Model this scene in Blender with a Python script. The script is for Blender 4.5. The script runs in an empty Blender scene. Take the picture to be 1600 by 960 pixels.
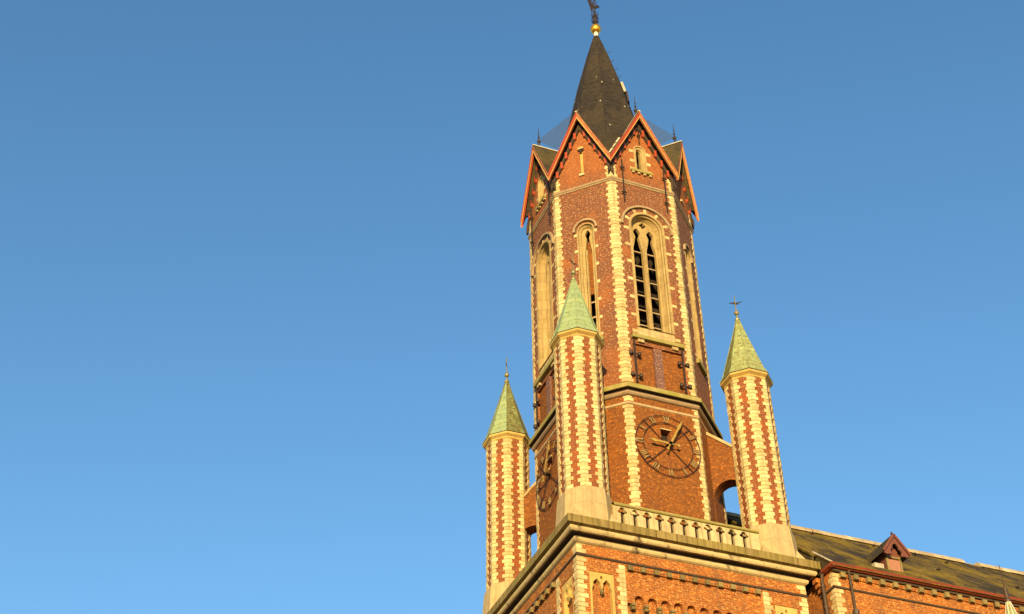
import bpy, bmesh, math, random
from math import sin, cos, tan, pi, radians, sqrt, hypot, atan2
from mathutils import Vector, Matrix
from mathutils.geometry import tessellate_polygon
random.seed(7)
S = bpy.context.scene
C = S.collection

# ------------------------------------------------------------------ camera
CAM = Vector((-26.68062, -52.04223, -30.42016))
AZ, PITCH, ROLL, FPX = radians(21.86013), radians(39.09988), radians(-0.826159), 2260.452
fw = Vector((sin(AZ)*cos(PITCH), cos(AZ)*cos(PITCH), sin(PITCH)))
rt = Vector((cos(AZ), -sin(AZ), 0)); up = rt.cross(fw)
r2 = cos(ROLL)*rt + sin(ROLL)*up; u2 = -sin(ROLL)*rt + cos(ROLL)*up
cd = bpy.data.cameras.new('camera'); co = bpy.data.objects.new('camera', cd); C.objects.link(co)
M = Matrix((r2, u2, -fw)).transposed().to_4x4(); M.translation = CAM
co.matrix_world = M
cd.sensor_fit = 'HORIZONTAL'; cd.sensor_width = 36.0; cd.lens = 36.0*FPX/1600.0
cd.clip_start = 0.1; cd.clip_end = 6000
S.camera = co
# ------------------------------------------------------------------ light
SUN_AZ, SUN_EL = radians(27.5), radians(10)       # azimuth measured from -Y towards -X
w = bpy.data.worlds.new('World'); S.world = w; w.use_nodes = True
nt = w.node_tree; bg = nt.nodes['Background']
sk = nt.nodes.new('ShaderNodeTexSky'); sk.sky_type = 'NISHITA'; sk.sun_disc = False
sk.sun_elevation = SUN_EL; sk.sun_rotation = pi + SUN_AZ
sk.altitude = 0; sk.air_density = 1.0; sk.dust_density = 0.2; sk.ozone_density = 2.2
hs = nt.nodes.new('ShaderNodeHueSaturation'); hs.inputs['Saturation'].default_value = 1.15; hs.inputs['Hue'].default_value = 0.4965; hs.inputs['Value'].default_value = 1.06
nt.links.new(sk.outputs[0], hs.inputs['Color']); nt.links.new(hs.outputs[0], bg.inputs[0])
bg.inputs[1].default_value = 0.15
sd = bpy.data.lights.new('sun', 'SUN'); so = bpy.data.objects.new('sun', sd); C.objects.link(so)
sd.energy = 4.8; sd.angle = radians(0.5); sd.color = (1.0, 0.71, 0.33)
sv = Vector((-sin(SUN_AZ)*cos(SUN_EL), -cos(SUN_AZ)*cos(SUN_EL), sin(SUN_EL)))
so.rotation_euler = sv.to_track_quat('Z', 'Y').to_euler(); so.location = sv*200
vs = S.view_settings
S.display_settings.display_device = 'sRGB'; vs.view_transform = 'Standard'; vs.look = 'None'
vs.exposure = 0.8; vs.gamma = 1.0; vs.use_curve_mapping = False
S.cycles.max_bounces = 6

# ------------------------------------------------------------------ materials
MATS = {}
def material(name, rough=0.85, metal=0.0, spec=0.3):
    m = bpy.data.materials.new(name); m.use_nodes = True
    n = m.node_tree; b = n.nodes['Principled BSDF']
    b.inputs['Roughness'].default_value = rough; b.inputs['Metallic'].default_value = metal
    b.inputs['Specular IOR Level'].default_value = spec
    MATS[name] = m
    return m, n, b
def node(n, t, **k):
    x = n.nodes.new(t)
    for a, v in k.items():
        if a.startswith('i_'): x.inputs[a[2:].replace('_', ' ')].default_value = v
        else: setattr(x, a, v)
    return x
def ramp(n, src, stops):
    r = node(n, 'ShaderNodeValToRGB'); e = r.color_ramp.elements
    while len(e) < len(stops): e.new(0.5)
    for i, (p, c) in enumerate(stops):
        e[i].position = p; e[i].color = (*c, 1) if len(c) == 3 else c
    n.links.new(src, r.inputs[0]); return r
def noise(n, vec, scale, detail=3, rough=0.6):
    x = node(n, 'ShaderNodeTexNoise'); x.inputs['Scale'].default_value = scale
    x.inputs['Detail'].default_value = detail; x.inputs['Roughness'].default_value = rough
    if vec is not None: n.links.new(vec, x.inputs['Vector'])
    return x
def mix(n, fac, a, b, mode='MIX'):
    x = node(n, 'ShaderNodeMix', data_type='RGBA', blend_type=mode)
    for s, v in ((0, fac), (6, a), (7, b)):
        if hasattr(v, 'links') or hasattr(v, 'is_linked'): n.links.new(v, x.inputs[s])
        elif isinstance(v, (int, float)): x.inputs[s].default_value = v
        else: x.inputs[s].default_value = (*v, 1)
    return x.outputs[2]
def mapped(n, src, scale):
    mp = node(n, 'ShaderNodeMapping'); mp.inputs['Scale'].default_value = scale
    n.links.new(src, mp.inputs['Vector']); return mp.outputs[0]
def coords(n):
    uv = node(n, 'ShaderNodeUVMap'); uv.uv_map = 'UVMap'
    tc = node(n, 'ShaderNodeTexCoord')
    return uv.outputs[0], tc.outputs['Object']
def bump(n, b, h, strength=0.4, dist=0.02):
    x = node(n, 'ShaderNodeBump'); x.inputs['Strength'].default_value = strength; x.inputs['Distance'].default_value = dist
    n.links.new(h, x.inputs['Height']); n.links.new(x.outputs[0], b.inputs['Normal'])
GB = (0, 0, 0)
def brick_mat(name, c1, c2, mortar, dark, darkamt, patch, bw=0.24, bh=0.078, soot=0.0, patchamt=0.5, zones=False):
    m, n, b = material(name, 0.9, 0, 0.15)
    uv, ob = coords(n)
    t = node(n, 'ShaderNodeTexBrick'); n.links.new(uv, t.inputs['Vector'])
    t.inputs['Scale'].default_value = 1; t.inputs['Brick Width'].default_value = bw; t.inputs['Row Height'].default_value = bh
    t.inputs['Mortar Size'].default_value = 0.011; t.inputs['Mortar Smooth'].default_value = 0.4; t.inputs['Bias'].default_value = -0.1
    t.inputs['Color1'].default_value = (*c1, 1); t.inputs['Color2'].default_value = (*c2, 1); t.inputs['Mortar'].default_value = (*mortar, 1)
    # vitrified headers: noise sampled at brick proportions
    nz = noise(n, mapped(n, uv, (1/bw*1.5, 1/bh*1.0, 1)), 1.0, 1, 0.5)
    rd = ramp(n, nz.outputs[0], [(0.52-darkamt*0.3, (0, 0, 0)), (0.60-darkamt*0.3, (1, 1, 1))])
    f1 = node(n, 'ShaderNodeMath', operation='MULTIPLY'); n.links.new(rd.outputs[0], f1.inputs[0]); f1.inputs[1].default_value = darkamt
    col = mix(n, f1.outputs[0], t.outputs[0], dark)
    # pale worn headers
    nl = noise(n, mapped(n, uv, (1/bw*1.4, 1/bh*0.9, 1)), 1.3, 1, 0.5)
    rl = ramp(n, nl.outputs[0], [(0.57, (0, 0, 0)), (0.66, (0.45, 0.45, 0.45))])
    col = mix(n, rl.outputs[0], col, mortar)
    # broad patches of newer / more orange brick
    np_ = noise(n, uv, 0.55, 4, 0.6)
    rp = ramp(n, np_.outputs[0], [(0.50, (0, 0, 0)), (0.72, (patchamt,)*3)])
    col = mix(n, rp.outputs[0], col, patch)
    if zones:      # the gables and the wall under the belfry windows were laid in more orange brick
        sx = node(n, 'ShaderNodeSeparateXYZ'); n.links.new(ob, sx.inputs[0])
        nzz = noise(n, uv, 1.6, 4, 0.7)
        ad = node(n, 'ShaderNodeMath', operation='MULTIPLY_ADD'); n.links.new(nzz.outputs[0], ad.inputs[0]); ad.inputs[1].default_value = 2.6; n.links.new(sx.outputs[2], ad.inputs[2])
        mr = node(n, 'ShaderNodeMapRange'); n.links.new(ad.outputs[0], mr.inputs[0]); mr.inputs[1].default_value = 22.6; mr.inputs[2].default_value = 24.6; mr.inputs[4].default_value = 0.38
        col = mix(n, mr.outputs[0], col, patch)
        mr2 = node(n, 'ShaderNodeMapRange'); n.links.new(ad.outputs[0], mr2.inputs[0]); mr2.inputs[1].default_value = 12.5; mr2.inputs[2].default_value = 10.0; mr2.inputs[4].default_value = 0.25
        col = mix(n, mr2.outputs[0], col, patch)
    if soot:
        ns = noise(n, mapped(n, uv, (1.3, 0.35, 1)), 1.0, 5, 0.65)
        rs = ramp(n, ns.outputs[0], [(0.5, (0, 0, 0)), (0.72, (soot, soot, soot))])
        col = mix(n, rs.outputs[0], col, (0.07, 0.045, 0.03))
    n.links.new(col, b.inputs['Base Color'])
    bump(n, b, t.outputs['Fac'], -0.5, 0.012)
    return m
brick_mat('upper_brick', (0.34, 0.108, 0.036), (0.18, 0.052, 0.024), (0.50, 0.31, 0.15), (0.075, 0.026, 0.016), 0.7, (0.40, 0.12, 0.018), bw=0.20, bh=0.09, soot=0.3, patchamt=0.45, zones=True)
brick_mat('lower_brick', (0.34, 0.105, 0.014), (0.18, 0.050, 0.009), (0.34, 0.16, 0.038), (0.085, 0.030, 0.012), 0.6, (0.34, 0.115, 0.010), bw=0.22, bh=0.11, soot=0.3, patchamt=0.35)
brick_mat('base_brick', (0.50, 0.155, 0.020), (0.27, 0.072, 0.013), (0.60, 0.35, 0.11), (0.15, 0.048, 0.016), 0.6, (0.54, 0.155, 0.014), bw=0.24, bh=0.11, soot=0.6, patchamt=0.35)
brick_mat('turret_brick', (0.40, 0.105, 0.016), (0.22, 0.05, 0.012), (0.38, 0.20, 0.08), (0.09, 0.03, 0.018), 0.65, (0.46, 0.10, 0.008), bw=0.14, bh=0.09)
brick_mat('purple_brick', (0.34, 0.13, 0.07), (0.20, 0.075, 0.05), (0.48, 0.33, 0.22), (0.08, 0.038, 0.038), 0.8, (0.36, 0.11, 0.04), bw=0.13, bh=0.09)

def stone_mat(name, col, col2, stain, samt=0.5, moss=None, mossamt=0.0, streak=(3.0, 0.5), var=0.25, joints=None, thr=(0.48, 0.72)):
    m, n, b = material(name, 0.88, 0, 0.2)
    uv, ob = coords(n)
    at = node(n, 'ShaderNodeAttribute'); at.attribute_name = 'rnd'
    c = mix(n, at.outputs['Fac'], col, col2)
    n1 = noise(n, uv, 2.2, 5, 0.65)
    r1 = ramp(n, n1.outputs[0], [(0.35, (1-var,)*3), (0.7, (1, 1, 1))])
    c = mix(n, 1.0, c, r1.outputs[0], 'MULTIPLY')
    n2 = noise(n, mapped(n, uv, (streak[0], streak[1], 1)), 1.0, 5, 0.7)
    r2_ = ramp(n, n2.outputs[0], [(thr[0], (0, 0, 0)), (thr[1], (samt,)*3)])
    c = mix(n, r2_.outputs[0], c, stain)
    if moss:
        n3 = noise(n, mapped(n, uv, (1.2, 1.2, 1)), 0.8, 5, 0.7)
        r3 = ramp(n, n3.outputs[0], [(0.38, (0, 0, 0)), (0.62, (mossamt,)*3)])
        c = mix(n, r3.outputs[0], c, moss)
    if joints:
        t = node(n, 'ShaderNodeTexBrick'); n.links.new(uv, t.inputs['Vector'])
        t.inputs['Scale'].default_value = 1; t.inputs['Brick Width'].default_value = joints[0]; t.inputs['Row Height'].default_value = joints[1]
        t.inputs['Mortar Size'].default_value = joints[2]; t.inputs['Color1'].default_value = (1, 1, 1, 1); t.inputs['Color2'].default_value = (0.8, 0.78, 0.74, 1)
        t.inputs['Mortar'].default_value = (0.55, 0.48, 0.4, 1)
        c = mix(n, 1.0, c, t.outputs[0], 'MULTIPLY')
    n.links.new(c, b.inputs['Base Color'])
    n4 = noise(n, uv, 14, 3, 0.6); bump(n, b, n4.outputs[0], 0.25, 0.02)
    return m
stone_mat('quoin_stone', (0.72, 0.575, 0.275), (0.50, 0.37, 0.155), (0.24, 0.15, 0.06), 0.7)
stone_mat('frame_stone', (0.50, 0.37, 0.15), (0.40, 0.29, 0.12), (0.20, 0.13, 0.05), 0.65, streak=(4, 0.6), joints=(3.0, 0.62, 0.008))
stone_mat('pale_stone', (0.56, 0.43, 0.21), (0.48, 0.36, 0.17), (0.24, 0.17, 0.075), 0.7, streak=(4.5, 0.3), joints=(1.3, 0.86, 0.008))
stone_mat('parapet_stone', (0.60, 0.47, 0.24), (0.52, 0.40, 0.20), (0.16, 0.11, 0.05), 0.75, streak=(6.5, 0.5), joints=(1.14, 6.0, 0.012))
stone_mat('cornice_stone', (0.37, 0.275, 0.10), (0.29, 0.21, 0.075), (0.10, 0.07, 0.025), 0.85, moss=(0.20, 0.165, 0.025), mossamt=0.5, thr=(0.44, 0.62), streak=(5, 0.15), joints=(0.95, 5.0, 0.02))
stone_mat('moulding_stone', (0.60, 0.47, 0.23), (0.52, 0.40, 0.18), (0.05, 0.035, 0.02), 0.93, streak=(0.9, 0.02), joints=(1.5, 5.0, 0.012), thr=(0.54, 0.64))
stone_mat('sooty_shade_moulding', (0.075, 0.05, 0.03), (0.055, 0.038, 0.024), (0.025, 0.018, 0.012), 0.6)  # soot, with the shade of hollows and soffits deepened into the colour
stone_mat('string_stone', (0.46, 0.33, 0.17), (0.34, 0.24, 0.13), (0.12, 0.08, 0.05), 0.6, streak=(1.5, 1.5))
stone_mat('mossy_stone', (0.40, 0.33, 0.14), (0.34, 0.28, 0.10), (0.16, 0.12, 0.04), 0.6, moss=(0.22, 0.20, 0.03), mossamt=0.9)
stone_mat('gold_stone', (0.60, 0.42, 0.13), (0.52, 0.35, 0.10), (0.28, 0.16, 0.05), 0.5, streak=(3, 0.8))
stone_mat('corbel_stone', (0.28, 0.21, 0.075), (0.18, 0.135, 0.05), (0.05, 0.04, 0.03), 0.6)
stone_mat('ridge_mortar', (0.56, 0.46, 0.28), (0.38, 0.29, 0.16), (0.14, 0.11, 0.07), 0.7, streak=(1.4, 2.5))
stone_mat('lead_sheet', (0.55, 0.50, 0.36), (0.45, 0.40, 0.27), (0.25, 0.21, 0.12), 0.5)

def slate_mat(name, c1, c2, moss, mossamt, bw=0.28, bh=0.17, specks=0.0, thr=(0.44, 0.64)):
    m, n, b = material(name, 0.85, 0, 0.12)
    uv, ob = coords(n)
    t = node(n, 'ShaderNodeTexBrick'); n.links.new(uv, t.inputs['Vector'])
    t.inputs['Scale'].default_value = 1; t.inputs['Brick Width'].default_value = bw; t.inputs['Row Height'].default_value = bh
    t.inputs['Mortar Size'].default_value = 0.008; t.inputs['Color1'].default_value = (*c1, 1); t.inputs['Color2'].default_value = (*c2, 1)
    t.inputs['Mortar'].default_value = (0.012, 0.011, 0.01, 1)
    c = t.outputs[0]
    ng = noise(n, uv, 9, 3, 0.7); rg = ramp(n, ng.outputs[0], [(0.3, (0.65,)*3), (0.7, (1.25,)*3)])
    c = mix(n, 1.0, c, rg.outputs[0], 'MULTIPLY')
    n3 = noise(n, mapped(n, uv, (0.5, 0.28, 1)), 1.0, 6, 0.7)
    nf = noise(n, uv, 5.0, 4, 0.75)
    rf_ = ramp(n, nf.outputs[0], [(0.35, (0.35,)*3), (0.62, (1, 1, 1))])
    r3 = ramp(n, n3.outputs[0], [(thr[0], (0, 0, 0)), (thr[1], (mossamt,)*3)])
    mm = mix(n, 1.0, r3.outputs[0], rf_.outputs[0], 'MULTIPLY')
    c = mix(n, mm, c, moss)
    if specks:
        v = node(n, 'ShaderNodeTexVoronoi', feature='F1'); v.inputs['Scale'].default_value = 1.5; n.links.new(mapped(n, uv, (1.0, 0.6, 1)), v.inputs['Vector'])
        rv = ramp(n, v.outputs['Distance'], [(0.05, (specks,)*3), (0.10, (0, 0, 0))])
        c = mix(n, rv.outputs[0], c, (0.5, 0.46, 0.36))
    n.links.new(c, b.inputs['Base Color'])
    bump(n, b, t.outputs['Fac'], -0.4, 0.015)
    return m
slate_mat('spire_slate', (0.044, 0.035, 0.025), (0.024, 0.020, 0.016), (0.070, 0.052, 0.026), 0.55, 0.26, 0.15, 0.9)
slate_mat('gable_slate', (0.07, 0.055, 0.03), (0.045, 0.037, 0.024), (0.13, 0.10, 0.025), 0.7, 0.26, 0.15)
slate_mat('nave_slate', (0.058, 0.043, 0.020), (0.028, 0.022, 0.013), (0.23, 0.155, 0.010), 0.95, 0.30, 0.20, 0.35, thr=(0.42, 0.60))

def copper_mat(name, c1, c2, grime, gamt, bw=3.0, bh=0.36):
    m, n, b = material(name, 0.7, 0, 0.3)
    uv, ob = coords(n)
    t = node(n, 'ShaderNodeTexBrick'); n.links.new(uv, t.inputs['Vector'])
    t.inputs['Scale'].default_value = 1; t.inputs['Brick Width'].default_value = bw; t.inputs['Row Height'].default_value = bh
    t.inputs['Mortar Size'].default_value = 0.014; t.inputs['Color1'].default_value = (*c1, 1); t.inputs['Color2'].default_value = (*c2, 1)
    t.inputs['Mortar'].default_value = (c1[0]*0.4, c1[1]*0.42, c1[2]*0.35, 1)
    c = t.outputs[0]
    n1 = noise(n, mapped(n, uv, (2.5, 1.0, 1)), 1.6, 5, 0.7)
    r1 = ramp(n, n1.outputs[0], [(0.36, (0, 0, 0)), (0.66, (gamt,)*3)])
    c = mix(n, r1.outputs[0], c, grime)
    n2 = noise(n, mapped(n, uv, (2.0, 2.6, 1)), 2.4, 2, 0.5)
    r2_ = ramp(n, n2.outputs[0], [(0.58, (0, 0, 0)), (0.68, (gamt*0.9,)*3)])
    c = mix(n, r2_.outputs[0], c, (0.06, 0.06, 0.025))
    n.links.new(c, b.inputs['Base Color'])
    bump(n, b, t.outputs['Fac'], -0.6, 0.02)
copper_mat('clean_copper', (0.27, 0.36, 0.175), (0.22, 0.31, 0.155), (0.24, 0.25, 0.08), 0.5)
copper_mat('mossy_copper', (0.25, 0.28, 0.10), (0.16, 0.19, 0.07), (0.09, 0.065, 0.018), 0.95, 0.3, 0.24)
copper_mat('mid_copper', (0.32, 0.38, 0.16), (0.25, 0.31, 0.13), (0.20, 0.17, 0.045), 0.8, 0.4, 0.28)

def plain_mat(name, col, col2=None, rough=0.7, metal=0.0, scale=3.0, spec=0.3, streak=(1, 1)):
    m, n, b = material(name, rough, metal, spec)
    uv, ob = coords(n)
    nz = noise(n, mapped(n, uv, (streak[0], streak[1], 1)), scale, 4, 0.65)
    c2 = col2 or tuple(x*0.7 for x in col)
    r = ramp(n, nz.outputs[0], [(0.35, col), (0.68, c2)])
    n.links.new(r.outputs[0], b.inputs['Base Color'])
    rr = ramp(n, nz.outputs[0], [(0.3, (rough*0.8,)*3), (0.7, (min(1, rough*1.15),)*3)])
    n.links.new(rr.outputs[0], b.inputs['Roughness'])
    return m
plain_mat('red_paint', (0.36, 0.052, 0.016), (0.24, 0.05, 0.02), 0.6, streak=(1, 2.5))
plain_mat('lit_worn_paint', (0.34, 0.066, 0.018), (0.40, 0.21, 0.075), 0.7, scale=5.0, streak=(1, 1.6))
plain_mat('gutter_paint', (0.22, 0.040, 0.013), (0.14, 0.032, 0.014), 0.5)
plain_mat('dormer_paint', (0.17, 0.058, 0.034), (0.11, 0.038, 0.025), 0.7, streak=(6, 1))
plain_mat('dormer_board', (0.36, 0.17, 0.10), (0.25, 0.11, 0.065), 0.7, streak=(14, 0.5))
plain_mat('iron', (0.028, 0.022, 0.02), (0.06, 0.035, 0.02), 0.55, 0.3, 6)
plain_mat('hoop_iron', (0.06, 0.022, 0.014), (0.04, 0.02, 0.015), 0.55, 0.2, 6)
plain_mat('pipe_iron', (0.075, 0.045, 0.02), (0.05, 0.03, 0.016), 0.5, 0.1, 5)
plain_mat('old_gilding', (0.40, 0.27, 0.05), (0.24, 0.16, 0.04), 0.45, 0.1, 8)
plain_mat('tarnished_gilding', (0.34, 0.235, 0.08), (0.20, 0.135, 0.05), 0.5, 0.1, 8)
plain_mat('gold_leaf', (0.95, 0.50, 0.05), (0.80, 0.38, 0.03), 0.3, 0.85, 4)
plain_mat('white_paint', (0.70, 0.64, 0.52), (0.50, 0.45, 0.35), 0.5)
plain_mat('louvre_stone', (0.36, 0.27, 0.14), (0.24, 0.17, 0.09), 0.85)
plain_mat('dark_backing', (0.018, 0.014, 0.01), (0.03, 0.02, 0.013), 0.9)  # near-black backing that puts shade into openings
plain_mat('vane_brass', (0.34, 0.28, 0.12), (0.18, 0.18, 0.09), 0.45, 0.5, 8)
plain_mat('paving', (0.16, 0.145, 0.125), (0.11, 0.10, 0.09), 0.9, 0, 0.8)
# bird netting: a fine dark mesh, most of the light passes straight through
m, n, b = material('bird_net', 0.9)
tr = node(n, 'ShaderNodeBsdfTransparent'); mx = node(n, 'ShaderNodeMixShader'); mx.inputs[0].default_value = 0.3
b.inputs['Base Color'].default_value = (0.05, 0.07, 0.11, 1)
n.links.new(tr.outputs[0], mx.inputs[1]); n.links.new(b.outputs[0], mx.inputs[2]); n.links.new(mx.outputs[0], n.nodes['Material Output'].inputs[0])

# ------------------------------------------------------------------ mesh builder
class MB:
    def __init__(s): s.v = []; s.f = []; s.r = []; s.c = []
    def add(s, verts, faces, rnd=None):
        k = len(s.v); s.c.append((k, len(s.f))); s.v += [tuple(p) for p in verts]
        r = random.random() if rnd is None else rnd
        for f in faces: s.f.append([i+k for i in f]); s.r.append(r)
        return s
    def box(s, x0, x1, y0, y1, z0, z1, rnd=None):
        v = [(x, y, z) for z in (z0, z1) for y in (y0, y1) for x in (x0, x1)]
        return s.add(v, [(0, 2, 3, 1), (4, 5, 7, 6), (0, 1, 5, 4), (2, 6, 7, 3), (0, 4, 6, 2), (1, 3, 7, 5)], rnd)
    def beam(s, a, b, wd, dp, upv=(0, 0, 1), rnd=None, taper=1.0):
        a = Vector(a); b = Vector(b); d = (b-a).normalized(); u = Vector(upv)
        x = d.cross(u)
        if x.length < 1e-4: x = d.cross(Vector((1, 0, 0)))
        x.normalize(); y = x.cross(d).normalized()
        v = []
        for p, t in ((a, 1.0), (b, taper)):
            for i, j in ((-1, -1), (1, -1), (1, 1), (-1, 1)): v.append(p + x*(wd/2*i*t) + y*(dp/2*j*t))
        return s.add(v, [(3, 2, 1, 0), (4, 5, 6, 7), (0, 1, 5, 4), (1, 2, 6, 5), (2, 3, 7, 6), (3, 0, 4, 7)], rnd)
    def plate(s, outer, holes, y0, y1, rnd=None):
        """polygon (with holes) in the x-z plane, extruded from y0 (front) to y1"""
        loops = [outer]+list(holes)
        tri = tessellate_polygon([[Vector((x, z, 0)) for x, z in l] for l in loops])
        pts = [p for l in loops for p in l]; N = len(pts)
        v = [(x, y0, z) for x, z in pts]+[(x, y1, z) for x, z in pts]
        f = [tuple(t) for t in tri]+[(t[2]+N, t[1]+N, t[0]+N) for t in tri]
        k = 0
        for l in loops:
            m_ = len(l)
            for i in range(m_):
                j = (i+1) % m_; f.append((k+i, k+j, k+j+N, k+i+N))
            k += m_
        return s.add(v, f, rnd)
    def loft(s, loops, closed=True, caps=False, rnd=None):
        """loops: list of equally long 3-D point lists, joined ring to ring"""
        m_ = len(loops[0]); v = [p for l in loops for p in l]; f = []
        for a in range(len(loops)-1):
            for i in range(m_ if closed else m_-1):
                j = (i+1) % m_; f.append((a*m_+i, a*m_+j, (a+1)*m_+j, (a+1)*m_+i))
        if caps:
            f.append(tuple(reversed(range(m_)))); f.append(tuple(range((len(loops)-1)*m_, len(loops)*m_)))
        return s.add(v, f, rnd)
    def lathe(s, prof, n=16, cx=0, cy=0, ph=0.0, rnd=None):
        return s.loft([[(cx+r*cos(ph+2*pi*i/n), cy+r*sin(ph+2*pi*i/n), z) for i in range(n)] for r, z in prof], True, True, rnd)
    def prism(s, poly, z0, z1, rnd=None):
        return s.loft([[(x, y, z0) for x, y in poly], [(x, y, z1) for x, y in poly]], True, True, rnd)
    def tube(s, pts, r, n=6, rnd=None):
        pts = [Vector(p) for p in pts]; loops = []
        for i, p in enumerate(pts):
            d = (pts[min(i+1, len(pts)-1)]-pts[max(i-1, 0)]).normalized()
            a = d.cross(Vector((0.13, 0.97, 0.2))); a.normalize(); b_ = d.cross(a)
            rr = r[i] if isinstance(r, (list, tuple)) else r
            loops.append([p+(a*cos(2*pi*k/n)+b_*sin(2*pi*k/n))*rr for k in range(n)])
        return s.loft(loops, True, True, rnd)
    def hoop(s, cx, cz, y0, y1, r0, r1, n=64, a0=0, a1=2*pi, rnd=None):
        full = abs(a1-a0-2*pi) < 1e-6; L = []
        for i in range(n if full else n+1):
            a = a0+(a1-a0)*i/n
            L.append([(cx+r0*cos(a), y0, cz+r0*sin(a)), (cx+r1*cos(a), y0, cz+r1*sin(a)), (cx+r1*cos(a), y1, cz+r1*sin(a)), (cx+r0*cos(a), y1, cz+r0*sin(a))])
        if full: L.append(L[0]); return s.loft(L, True, False, rnd)
        return s.loft(L, True, True, rnd)
    def merge(s, o, ang=0.0, off=(0, 0, 0)):
        k = len(s.v); c, sn = cos(ang), sin(ang)
        s.v += [(x*c-y*sn+off[0], x*sn+y*c+off[1], z+off[2]) for x, y, z in o.v]
        s.f += [[i+k for i in f] for f in o.f]; s.r += o.r
        return s
    def build_each(s, name, mat, parent=None, loc=None, rot=0.0, n=1):
        out = []
        for i in range(0, len(s.c), n):
            m_ = MB(); a = s.c[i]; b_ = s.c[i+n] if i+n < len(s.c) else (len(s.v), len(s.f))
            m_.v = s.v[a[0]:b_[0]]; m_.f = [[k-a[0] for k in f] for f in s.f[a[1]:b_[1]]]; m_.r = s.r[a[1]:b_[1]]
            out.append(m_.build(name, mat, parent, loc, rot))
        return out
    def build(s, name, mat, parent=None, loc=None, rot=0.0, smooth=False):
        me = bpy.data.meshes.new(name); bm = bmesh.new()
        vs_ = [bm.verts.new(p) for p in s.v]
        lay = bm.faces.layers.float.new('rnd')
        for f, r in zip(s.f, s.r):
            try: bf = bm.faces.new([vs_[i] for i in f]); bf[lay] = r
            except ValueError: pass
        bmesh.ops.recalc_face_normals(bm, faces=bm.faces[:])
        uvl = bm.loops.layers.uv.new('UVMap')
        for f in bm.faces:
            nn = f.normal
            if abs(nn.z) > 0.95: t, b_ = Vector((1, 0, 0)), Vector((0, 1, 0))
            else:
                t = Vector((-nn.y, nn.x, 0)).normalized(); b_ = nn.cross(t)
            for l in f.loops: l[uvl].uv = (l.vert.co.dot(t), l.vert.co.dot(b_))
            f.smooth = smooth
        bm.to_mesh(me); bm.free()
        me.materials.append(MATS[mat])
        return link(name, me, parent, loc, rot)
def link(name, me, parent=None, loc=None, rot=0.0):
    o = bpy.data.objects.new(name, me); C.objects.link(o)
    if parent: o.parent = parent
    if loc is not None: o.location = loc
    o.rotation_euler = (0, 0, rot)
    return o
def thing(name, label, cat, loc, group=None, rot=0.0):
    o = link(name, None, None, loc, rot); o['label'] = label; o['category'] = cat
    if group: o['group'] = group
    return o
def dup(o, parent, loc=None, rot=None):
    c = o.copy(); C.objects.link(c); c.parent = parent
    if loc is not None: c.location = loc
    if rot is not None: c.rotation_euler = (0, 0, rot)
    for ch in [x for x in bpy.data.objects if x.parent == o]: dup(ch, c)
    return c
def offset(poly, d):
    """outward offset of a convex ccw polygon with mitred corners"""
    out = []; m_ = len(poly)
    for i in range(m_):
        p0, p1, p2 = Vector(poly[i-1]), Vector(poly[i]), Vector(poly[(i+1) % m_])
        a = (p1-p0).normalized(); b_ = (p2-p1).normalized()
        n1 = Vector((a.y, -a.x)); n2 = Vector((b_.y, -b_.x)); k = n1+n2
        q = p1+k*(d/(1+n1.dot(n2))); out.append((q.x, q.y))
    return out
def ring(mb, poly, prof, rnd=None):
    """moulding of profile [(offset, z)...] running round a plan polygon; first and last points meet the wall"""
    return mb.loft([[(x, y, z) for x, y in offset(poly, d)] for d, z in prof], True, False, rnd)
def arch(r, zs, zb, n=20, cx=0.0):
    """round-headed opening outline: foot zb, spring zs"""
    return [(cx-r, zb), (cx+r, zb)]+[(cx+r*cos(pi*i/n), zs+r*sin(pi*i/n)) for i in range(n+1)]
def quoin(mb, V, dA, dB, z0, z1, ch, long_, short, proud=0.03, gap=0.02, jit=0.025):
    """courses wrapping the corner V: along unit directions dA, dB (leading away from V on either face)"""
    V = Vector(V); dA = Vector(dA); dB = Vector(dB)
    def nrm(d, other):
        n_ = Vector((d.y, -d.x)); return n_ if n_.dot(other) < 0 else -n_
    nA, nB = nrm(dA, dB), nrm(dB, dA)
    k = nA+nB; mit = k*(1/(1+nA.dot(nB)))
    z = z0; i = 0
    while z < z1-0.03:
        zt = min(z+ch, z1)
        LA, LB = (long_, short) if i % 2 else (short, long_)
        LA += random.uniform(-jit, jit); LB += random.uniform(-jit, jit)
        t = proud+random.uniform(-0.009, 0.009)
        A, B = V+dA*LA, V+dB*LB; ins = -0.05
        poly = [A+nA*t, V+mit*t, B+nB*t, B+nB*ins, V+mit*ins, A+nA*ins]
        mb.prism([(p.x, p.y) for p in poly], z+gap/2, zt-gap/2)
        z = zt; i += 1
    return mb

# ------------------------------------------------------------------ ground
GZ = -32.0
g = MB(); g.add([(-2500, -2500, GZ), (2500, -2500, GZ), (2500, 2500, GZ), (-2500, 2500, GZ)], [(0, 1, 2, 3)])
go = g.build('ground', 'paving'); go['kind'] = 'structure'

# ------------------------------------------------------------------ church tower
A, W = 4.0, 1.764
DN = (A+W)/sqrt(2); WD = (A-W)/sqrt(2)
OCT = [(-W, -A), (W, -A), (A, -W), (A, W), (W, A), (-W, A), (-A, W), (-A, -W)]
tower = thing('church_tower', 'tall red brick church tower with octagonal belfry, cream quoins and dark slate spire', 'tower', (0, 0, GZ))
TZ = -GZ
def T(x, y, z): return (x, y, z+TZ)
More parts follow.
